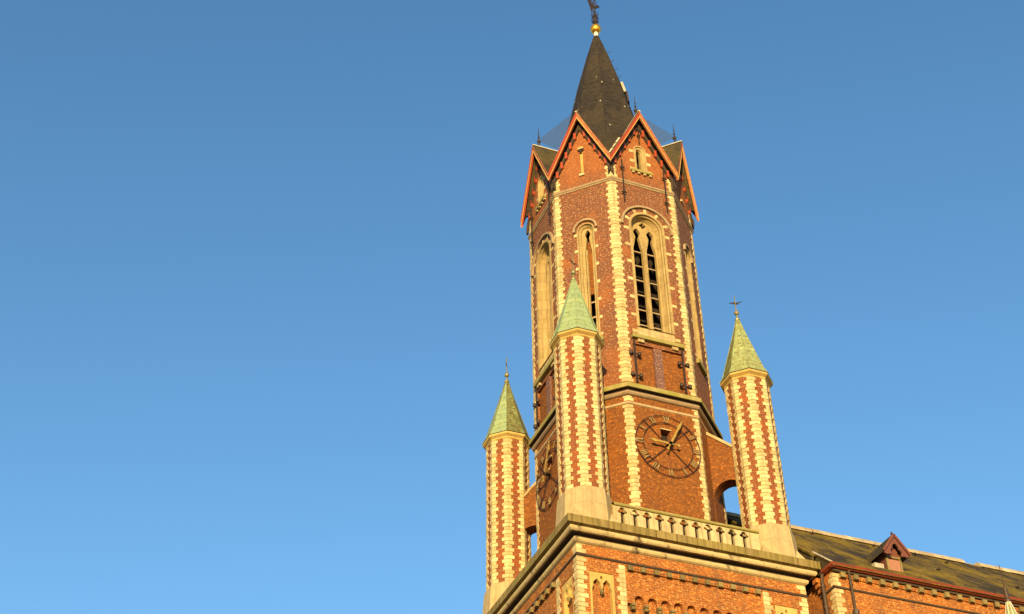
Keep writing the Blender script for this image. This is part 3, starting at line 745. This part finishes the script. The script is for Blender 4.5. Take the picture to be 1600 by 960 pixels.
# ---- flying buttresses between belfry and corner turrets
def buttress(k):
    a = FACES[k][0]
    out = [(4.0, -0.1), (4.1, -0.1), (4.1, 4.06)]+[(4.85-0.75*cos(pi*i/12), 4.06+0.75*sin(pi*i/12)) for i in range(1, 9)]+[(5.35, 4.62), (5.35, 6.33), (4.0, 7.55)]
    m_ = MB().plate(out, [], -0.34, 0.34)
    o = m_.build('flying_buttress', 'lower_brick', tower, T(0, 0, 0), a-pi/2)
    c_ = MB(); c_.beam((4.02, 0, 7.60), (5.33, 0, 6.42), 0.80, 0.13, (0, 0, 1)); c_.build('coping', 'pale_stone', o)
    ar = MB()
    return o
for k in (1, 7, 5): buttress(k)

# ---- pierced parapet along the front
def parapet():
    x0, x1 = -3.55, 3.30; y0, y1 = -5.36, -5.21
    holes = []
    for i in range(12):
        cx = -3.14+0.572*i
        if cx > x1-0.15: break
        t = []
        s = 0.085
        hd = [(s, 0.16), (s, 0.72), (0.09, 0.78), (0.20, 0.80), (0.225, 0.88), (0.14, 0.93), (0.12, 1.0), (0.06, 1.055), (0, 1.07)]
        t = [(cx+x, z) for x, z in hd]+[(cx-x, z) for x, z in reversed(hd[:-1])]
        holes.append(t)
    o = MB().plate([(x0, 0.0), (x1, 0.0), (x1, 1.10), (x0, 1.10)], holes, y0, y1).build('parapet', 'parapet_stone', tower, T(0, 0, 0))
    c_ = MB(); c_.loft([[(x, y, z) for x in (x0, x1)] for y, z in ((y1+0.04, 1.10), (y0-0.06, 1.10), (y0-0.10, 1.14), (y0-0.10, 1.20), (y0+0.1, 1.28), (y1+0.04, 1.28), (y1+0.04, 1.10))], False)
    c_.build('coping', 'mossy_stone', o)
    MB().box(x0+0.2, x1-0.2, -5.02, -4.96, 0.06, 1.06).build('slit_shade_board', 'dark_backing', o)  # added near-black board so the parapet slits read as shaded
    return o
parapet()

# ------------------------------------------------------------------ corner turrets
TT = 4.39
def turret_parts(root, roof_mats):
    R = 1.045; n = 8; ph = pi/8
    PL = [(R*cos(ph+2*pi*i/n), R*sin(ph+2*pi*i/n)) for i in range(n)]
    bd = MB(); bd.prism(PL, 1.6, 9.80); bd.build('shaft', 'turret_brick', root)
    for i in range(n):
        V = Vector(PL[i]); a = (Vector(PL[i-1])-V).normalized(); b_ = (Vector(PL[(i+1) % n])-V).normalized()
        # every course steps to one side, then the other
        q = quoin(MB(), V, a, b_, 1.80, 9.74, 0.1925, 0.285, 0.185, 0.028, 0.018, 0.028)
        q.build('quoin_strip', 'quoin_stone', root)
    bs = MB(); Rb = R+0.10
    sqr = 1.28
    O = lambda r, z: [(r*cos(ph+2*pi*i/n), r*sin(ph+2*pi*i/n), z) for i in range(n)]
    bs.loft([O(1.27, 0.02), O(1.26, 0.5), O(1.20, 1.3), O(1.16, 1.68), O(1.10, 1.79), O(0.9, 1.79)], True, True)
    base = bs.build('plinth', 'pale_stone', root)
    br = MB()
    for i in range(4):
        a = pi/4+i*pi/2; cx, cy = 1.05*cos(a)*1.22, 1.05*sin(a)*1.22
        # broach: pyramid corner leaning on the octagon
        v = [(1.16*(1 if cos(a) > 0 else -1), 1.16*(1 if sin(a) > 0 else -1), 0.02), (1.16*(1 if cos(a) > 0 else -1), 0.42*(1 if sin(a) > 0 else -1), 0.02), (0.42*(1 if cos(a) > 0 else -1), 1.16*(1 if sin(a) > 0 else -1), 0.02), (0.80*(1 if cos(a) > 0 else -1), 0.80*(1 if sin(a) > 0 else -1), 0.78)]
        br.add(v, [(0, 1, 3), (1, 2, 3), (2, 0, 3), (2, 1, 0)])
    br.build('broach', 'pale_stone', base)
    cl = MB(); cl.loft([O(1.02, 9.70), O(1.10, 9.74), O(1.10, 9.80), O(1.22, 9.88), O(1.25, 9.90), O(1.25, 10.0), O(1.18, 10.04)], True, True)
    cl.build('collar', 'gold_stone', root)
    # copper roof: two parts, clean and mossy sides alternate by face
    pr = [(1.27, 10.03), (1.24, 10.08), (1.08, 10.40), (0.80, 11.35), (0.52, 12.3), (0.26, 13.2), (0.07, 13.93)]
    sides = {}
    lp = [O(r, z) for r, z in pr]
    for i in range(n):
        mname = roof_mats[i]
        mb = sides.setdefault(mname, MB()); j = (i+1) % n
        for (A_, B_) in zip(lp, lp[1:]):
            mb.add([A_[i], A_[j], B_[j], B_[i]], [(0, 1, 2, 3)])
    first = None
    for mname, mb in sides.items():
        o = mb.build('copper_roof', mname, root); first = first or o
    hp = MB()
    for i in range(n): hp.tube([l[i] for l in lp], 0.022, 5)
    hp.build('hip_roll', roof_mats[5], first)
    MB().prism([(p[0], p[1]) for p in O(1.2, 0)], 10.0, 10.025).build('eave_board', 'sooty_shade_moulding', first)
def turret_vane(root, ang, tilt, bent):
    v = MB(); v.lathe([(0.12, 13.84), (0.14, 13.90), (0.10, 13.96), (0.05, 14.0), (0.04, 14.2)], 10)
    v.tube([(0, 0, 14.1), (0, 0, 15.45)], [0.035, 0.022], 6)
    o = v.build('vane_rod', 'vane_brass', root)
    MB().lathe([(0.03, 14.18)]+[(0.13*sin(pi*i/8), 14.32-0.14*cos(pi*i/8)) for i in range(1, 8)]+[(0.03, 14.47)], 12).build('vane_ball', 'vane_brass', o)
    f = MB()
    K_ = 0.62; f.plate([(x_*K_, 14.95+(z_-14.95)*K_) for x_, z_ in [(-0.52, 14.90), (-0.15, 14.86), (0.0, 14.80), (0.32, 14.93), (0.30, 14.99), (0.1, 14.98), (-0.05, 15.06), (-0.2, 15.00), (-0.50, 14.95)]], [], -0.012, 0.012)
    f.tube([(-0.06, 0, 14.93), (0.36, 0, 15.10)], 0.02, 5)
    fo = f.build('vane_flag', 'iron', o, rot=ang)
mc, cc, dc = 'mossy_copper', 'clean_copper', 'mid_copper'
# roof face i lies between corner angles 22.5+45i and 67.5+45i degrees; 4 = left-front diagonal, 5 = front
def mats(**k):
    d = {i: mc for i in range(8)}; d.update({int(a[1:]): b_ for a, b_ in k.items()}); return d
tinfo = [(-TT, -TT, mats(f3=cc, f4=cc, f5=cc, f6=cc), 'brick and cream turret in front of the belfry, pale green roof, foremost of three', 0.6),
         (-TT, TT, mats(f3=cc, f4=cc, f5=mc), 'brick and cream turret left of the belfry, roof half green and half mossy', 1.1),
         (TT, -TT, mats(f3=mc, f4=dc, f5=dc, f6=dc), 'brick and cream turret right of the belfry, mossy yellow-green roof, beside the nave', -0.2)]
for x, y, rm, lab, va_ in tinfo:
    r = thing('corner_turret', lab, 'turret', (x, y, 0.06), 'corner turrets of the tower')
    turret_parts(r, rm); turret_vane(r, va_, 0, 0)
    for ch in r.children: ch.location.z -= 0.06

# ------------------------------------------------------------------ clocks
def clock(k, label):
    a, d, _ = FACES[k]
    root = thing('tower_clock', label, 'clock', (sin(a)*d, -cos(a)*d, 5.66), 'clocks of the tower', a)
    MB().hoop(0.03, 0, -0.10, -0.07, 1.597, 1.627, 72).build('outer_hoop', 'hoop_iron', root)
    MB().hoop(0.03, 0, -0.10, -0.07, 1.211, 1.239, 64).build('inner_hoop', 'hoop_iron', root)
    for q in range(4):
        g_ = pi/4+q*pi/2
        m_ = MB(); m_.beam((0.03+0.12*cos(g_), -0.085, 0.12*sin(g_)), (0.03+1.66*cos(g_), -0.085, 1.66*sin(g_)), 0.03, 0.03, (0, 1, 0))
        m_.beam((0.03+1.42*cos(g_), -0.07, 1.42*sin(g_)), (0.03+1.42*cos(g_), 0.03, 1.42*sin(g_)), 0.03, 0.03, (0, 0, 1))
        m_.build('spoke', 'hoop_iron', root)
    NUM = ['XII', 'I', 'II', 'III', 'IIII', 'V', 'VI', 'VII', 'VIII', 'IX', 'X', 'XI']
    for h, s in enumerate(NUM):
        th = pi/2-h*pi/6; rad = Vector((cos(th), 0, sin(th))); tan_ = Vector((sin(th), 0, -cos(th)))
        wd = {'I': 0.085, 'V': 0.17, 'X': 0.17}; tot = sum(wd[c] for c in s); x = -tot/2
        m_ = MB(); c0 = Vector((0.03, -0.105, 0))
        P_ = lambda u, r: c0+tan_*u+rad*r
        r0, r1 = 1.25, 1.575
        for c in s:
            m = x+wd[c]/2
            if c == 'I': m_.beam(P_(m, r0), P_(m, r1), 0.042, 0.03, (0, 1, 0))
            elif c == 'V': m_.beam(P_(m-0.055, r1), P_(m, r0), 0.045, 0.03, (0, 1, 0)); m_.beam(P_(m+0.055, r1), P_(m, r0), 0.022, 0.026, (0, 1, 0))
            else: m_.beam(P_(m-0.055, r1), P_(m+0.055, r0), 0.045, 0.03, (0, 1, 0)); m_.beam(P_(m+0.055, r1), P_(m-0.055, r0), 0.022, 0.026, (0, 1, 0))
            x += wd[c]
        m_.build('numeral', 'tarnished_gilding', root)
    hub = MB(); hub.hoop(0.03, 0, -0.36, -0.0, 0.0001, 0.09, 16); hub.build('hub', 'iron', root)
    def hand(name, th, L, tail, wd, y):
        m_ = MB(); d_ = Vector((sin(th), 0, cos(th))); n_ = Vector((cos(th), 0, -sin(th))); c0 = Vector((0.03, y, 0))
        o_ = [(-tail, 0.5), (-tail*0.55, 0.35), (0, 1.0), (L*0.55, 0.75), (L*0.72, 1.6), (L*0.82, 0.7), (L, 0.12)]
        pts = [c0+d_*r+n_*(wd*k_) for r, k_ in o_]+[c0+d_*r-n_*(wd*k_) for r, k_ in reversed(o_)]
        m_.plate([(p.x, p.z) for p in pts], [], y-0.02, y+0.02)
        e = c0-d_*tail; m_.hoop(e.x, e.z, y-0.025, y+0.025, 0.0001, wd*1.35, 12)
        m_.build(name, 'old_gilding', root)
    hand('minute_hand', radians(27), 1.55, 0.36, 0.05, -0.34)
    hand('hour_hand', radians(272), 1.08, 0.42, 0.058, -0.28)
    # little shuttered opening behind the dial
    s_ = MB(); s_.box(-0.29, 0.27, -0.07, -0.008, 0.872, 0.93); s_.build('hatch_lintel', 'pale_stone', root)
    MB().box(-0.247, 0.227, 0.30, 0.36, 0.315, 0.865).build('hatch_board', 'dark_backing', root)
    m_ = MB(); m_.tube([(-0.03, 0.33, 0.55), (-0.03, -0.33, 0.03)], 0.02, 5); m_.build('drive_rod', 'iron', root)
clock(0, 'skeleton clock with gilt hands on the sunlit front wall of the tower')
clock(6, 'skeleton clock seen edge-on on the left wall of the tower, partly behind a turret')

# ------------------------------------------------------------------ nave
nave = thing('church_nave', 'brick church nave with long mossy slate roof and red gutter beside the tower', 'church', (18, 0, GZ))
def N(z=0.0): return (-18, 0, TZ+z)
NX0, NX1, NY, EZ = 6.02, 62.0, -6.36, -0.48
bm_ = MB()
bm_.box(NX0, NX1, NY, 6.3, GZ, -0.62); bm_.build('nave_wall', 'base_brick', nave, N())
RZ = 5.45; SL = 0.8815
zr = lambda y: RZ+SL*y
rf = MB()
def slab(poly, t=0.12):
    v = [(x, y, zr(y)) for x, y in poly]+[(x, y, zr(y)-t) for x, y in poly]; m_ = len(poly)
    rf.add(v, [tuple(range(m_)), tuple(reversed(range(m_, 2*m_)))]+[(i, i+m_, (i+1) % m_+m_, (i+1) % m_) for i in range(m_)])
slab([(5.87, -6.72), (NX1, -6.72), (NX1, 0), (4.62, 0), (4.62, -2.6), (5.60, -2.6), (5.60, -5.62), (5.87, -5.62)])
v = [(5.87, 6.7, zr(-6.7)), (NX1, 6.7, zr(-6.7)), (NX1, 0.004, RZ-0.002), (5.87, 0.004, RZ-0.002)]
rf.add(v, [(0, 1, 2, 3)])
ro = rf.build('nave_roof', 'nave_slate', nave, N())
wg = MB()
for xx, ya, yb in ((4.66, -2.7, 0.0), (5.66, -5.60, -2.5), (5.90, -6.5, -5.5)): wg.add([(xx, ya, -0.5), (xx+0.1, ya, -0.5), (xx, yb, -0.5), (xx+0.1, yb, -0.5), (xx, ya, zr(ya)-0.09), (xx+0.1, ya, zr(ya)-0.09), (xx, yb, zr(yb)-0.09), (xx+0.1, yb, zr(yb)-0.09)], [(0, 2, 3, 1), (4, 5, 7, 6), (0, 1, 5, 4), (2, 6, 7, 3), (0, 4, 6, 2), (1, 3, 7, 5)])
wg.build('west_gable', 'gable_slate', ro)
vg = MB(); y = -6.7
while y < -5.7:
    y2 = y+0.42; xv = 5.86 if y < -5.7 else 5.62
    vg.beam((xv, y, zr(y)+0.03), (xv, y2-0.03, zr(y2-0.03)+0.03+random.uniform(-0.01, 0.015)), 0.07, 0.05); y = y2
vg.build('verge_flashing', 'lead_sheet', ro)
rd = MB(); x = 4.6
while x < NX1-0.5:
    L = 0.46
    if not (18.0 < x < 18.9):
        z_ = RZ+0.02+random.uniform(-0.012, 0.012)
        rd.loft([[(xx, y_, z_+h_) for y_, h_ in ((-0.40, -0.30), (-0.36, -0.16), (-0.20, 0.02), (0, 0.10), (0.25, -0.19))] for xx in (x, x+L-0.015)], True, True)
    else:
        rd.loft([[(xx, y_, RZ+h_-0.05) for y_, h_ in ((-0.2, -0.15), (0, 0.07), (0.2, -0.15))] for xx in (x, x+L-0.015)], True, True, 1.0)
    x += L
rd.build('ridge_tiles', 'ridge_mortar', ro)
hk = MB()
for x, y_ in ((7.3, -0.9), (9.2, -0.8), (13.6, -3.9), (14.9, -0.9), (17.5, -4.4), (12.6, -0.85), (20.3, -2.5), (16.2, -1.5)):
    z_ = zr(y_); hk.tube([(x, y_, z_), (x, y_-0.10, z_+0.06), (x, y_-0.16, z_+0.0), (x, y_-0.12, z_+0.14)], 0.022, 5)
    hk.box(x-0.12, x+0.12, y_-0.10, y_-0.06, z_+0.02, z_+0.06)
hk.build_each('roof_hook', 'iron', ro, n=2)
# eaves: red gutter with its return, soffit, corbels and small bricks
gt = MB(); GP = [(-6.52, -0.62), (-6.60, -0.64), (-6.72, -0.56), (-6.75, -0.46), (-6.70, -0.455), (-6.62, -0.50), (-6.52, -0.50)]
gt.loft([[(x, y, z) for y, z in GP] for x in (5.80, NX1)], True, True)
gt.loft([[(5.80+0.0+(-6.75-y)*-0.0+(y+6.75)*0.9, yy, z) for y, z in GP] for yy in (-6.70, -5.86)], True, True)
gt.build('gutter', 'gutter_paint', nave, N())
sf = MB(); sf.box(NX0-0.02, NX1, -6.52, NY+0.01, -0.74, -0.62); sf.build('soffit', 'sooty_shade_moulding', nave, N())
kb = MB(); teeth = []; x = 6.45
while x < 30:
    kb.box(x-0.11, x+0.11, -6.55, NY+0.001, -0.97, -0.745)
    for q in (0.19, 0.325, 0.46): teeth += [(x+q-0.05, -0.83), (x+q-0.05, -0.93), (x+q+0.05, -0.93), (x+q+0.05, -0.83)]
    x += 0.65
kb.build_each('corbel', 'corbel_stone', nave, N()); MB().plate([(6.45, -0.742)]+teeth+[(x, -0.83), (x, -0.742)], [], -6.42, NY+0.001).build('dentil_course', 'base_brick', nave, N())
sc = MB()
sc.loft([[(x, NY-d_, z) for d_, z in ((-0.01, -1.36), (0.05, -1.39), (0.05, -1.46), (-0.01, -1.49))] for x in (NX0-0.05, NX1)], True, True)
sc.loft([[(NX0-d_, y, z) for d_, z in ((-0.01, -1.36), (0.05, -1.39), (0.05, -1.46), (-0.01, -1.49))] for y in (NY-0.049, -5.3)], True, True)
sc.build('string_course', 'sooty_shade_moulding', nave, N())
q = quoin(MB(), (NX0, NY), (0, 1), (1, 0), -9.0, -1.5, 0.215, 0.42, 0.27, 0.02); quoin(q, (NX0, NY), (0, 1), (1, 0), -1.35, -0.76, 0.2, 0.34, 0.24, 0.02)
q.build('quoin_strip', 'quoin_stone', nave, N())
def pipe(pts, r, z_joints):
    m_ = MB(); m_.tube(pts, r, 10)
    for (x, y, z) in z_joints: m_.lathe([(r*1.05, z-0.05), (r*1.35, z-0.04), (r*1.35, z+0.04), (r*1.05, z+0.05)], 10, x, y)
    return m_
pipe([(5.86, -5.86, -0.62), (5.86, -5.80, -0.9), (5.87, -5.78, -12.0)], 0.085, [(5.87, -5.78, z) for z in (-1.15, -2.15, -3.6, -5.6)]).build('downpipe', 'pipe_iron', nave, N())
rb = MB()
for i, z in enumerate((-0.78, -0.98, -1.18)): rb.box(5.70+0.1*i, 5.99, -5.60, -5.3, z-0.1, z+0.099)
rb.build('brick_kneeler', 'base_brick', nave, N())
p2 = pipe([(6.74, -6.56, -0.62), (6.74, -6.56, -2.55)], 0.055, [(6.74, -6.56, -1.3)])
p2.lathe([(0.06, -2.75), (0.13, -2.7), (0.15, -2.5), (0.06, -2.44)], 8, 6.74, -6.56)
p2.tube([(6.74, -6.56, -2.7), (6.74, -6.56, -12)], 0.055, 8)
p2.build('downpipe', 'pipe_iron', nave, N())
# dormer
dm = MB(); dx, hwid = 9.70, 0.38
dm.box(dx-hwid, dx+hwid, -5.85, -4.6, 0.0, 1.12)
dm.plate([(dx-hwid, 1.12), (dx+hwid, 1.12), (dx, 1.72)], [], -5.85, -4.6)
do = dm.build('dormer', 'dormer_paint', nave, N())
MB().box(dx-0.29, dx+0.29, -5.88, -5.845, 0.2, 0.80).build('shutter', 'dormer_board', do)
jm = MB()
for u in (-0.345, 0.345): jm.box(dx+u-0.05, dx+u+0.05, -5.90, -5.852, 0.15, 1.0)
jm.box(dx-0.395, dx+0.395, -5.91, -5.852, 0.86, 0.95); jm.build('frame', 'corbel_stone', do)
dr = MB(); ez, rz_, rw = 1.04, 1.95, 0.68
for sg in (-1, 1):
    yb1 = (ez-RZ)/SL; yb2 = (rz_-RZ)/SL
    q4 = [(dx, -6.2, rz_), (dx+sg*rw, -6.2, ez), (dx+sg*rw, yb1+0.1, ez), (dx, yb2+0.1, rz_)]
    lo = [(x, y, z-0.09) for x, y, z in q4]
    dr.add(q4+lo, [(0, 1, 2, 3), (7, 6, 5, 4), (0, 4, 5, 1), (1, 5, 6, 2), (2, 6, 7, 3), (3, 7, 4, 0)])
dr.build('dormer_roof', 'gable_slate', do)
tf = [(0.24, 0.86), (0.25, 0.98), (0.30, 1.08), (0.24, 1.18), (0.15, 1.20), (0.17, 1.30), (0.10, 1.42), (0.0, 1.47)]
sc_ = [(dx-0.66, 0.93), (dx-0.5, 0.86), (dx-0.40, 0.90), (dx-0.24, 0.86)]+[(dx-x, z) for x, z in tf[1:]]+[(dx+x, z) for x, z in reversed(tf[:-1])]+[(dx+0.40, 0.90), (dx+0.5, 0.86), (dx+0.66, 0.93), (dx, 1.835)]
MB().plate(sc_, [], -6.17, -6.09).build('pierced_gable_board', 'dormer_paint', do)
eb = MB()
for sg in (-1, 1): eb.beam((dx, -6.215, rz_-0.05), (dx+sg*(rw+0.02), -6.215, ez-0.05), 0.06, 0.11, (0, 0, 1))
eb.build('verge_board', 'dormer_paint', do)
MB().box(dx-1.12, dx-0.66, -5.98, -5.72, 0.20, 0.42).build('lead_apron', 'lead_sheet', do)
MB().lathe([(0.05, rz_), (0.06, rz_+0.06), (0.02, rz_+0.14)], 8, dx, -6.1).build('finial', 'iron', do)

# ------------------------------------------------------------------ small pinnacle in front of the nave
pn_ = thing('stair_pinnacle', 'green copper tip with thin iron rod in front of the nave gutter', 'pinnacle', (13.07, -8.5, GZ))
n8 = 8
O8 = lambda r, z: [(r*cos(pi/8+2*pi*i/n8), r*sin(pi/8+2*pi*i/n8), z) for i in range(n8)]
s_ = MB(); s_.prism([(x, y) for x, y, _ in O8(1.0, 0)], 0, TZ-5.9); s_.build('shaft', 'base_brick', pn_)
s_ = MB(); s_.loft([O8(1.25, TZ-5.95), O8(1.25, TZ-5.8), O8(0.50, TZ-3.4), O8(0.22, TZ-2.45), O8(0.09, TZ-1.92)], True, True); s_.build('copper_roof', 'mid_copper', pn_)
s_ = MB()
for i in range(8): s_.tube([O8(1.22, TZ-5.8)[i], O8(0.50, TZ-3.4)[i], O8(0.22, TZ-2.45)[i], O8(0.09, TZ-1.92)[i]], 0.018, 5)
s_.build('hip_roll', 'white_paint', pn_)
s_ = MB(); s_.lathe([(0.12, TZ-1.93), (0.14, TZ-1.85), (0.10, TZ-1.75), (0.08, TZ-1.25), (0.03, TZ-1.15)], 10); s_.tube([(0, 0, TZ-1.2), (0, 0, TZ-0.15)], [0.026, 0.014], 6)
s_.build('iron_rod', 'pipe_iron', pn_)
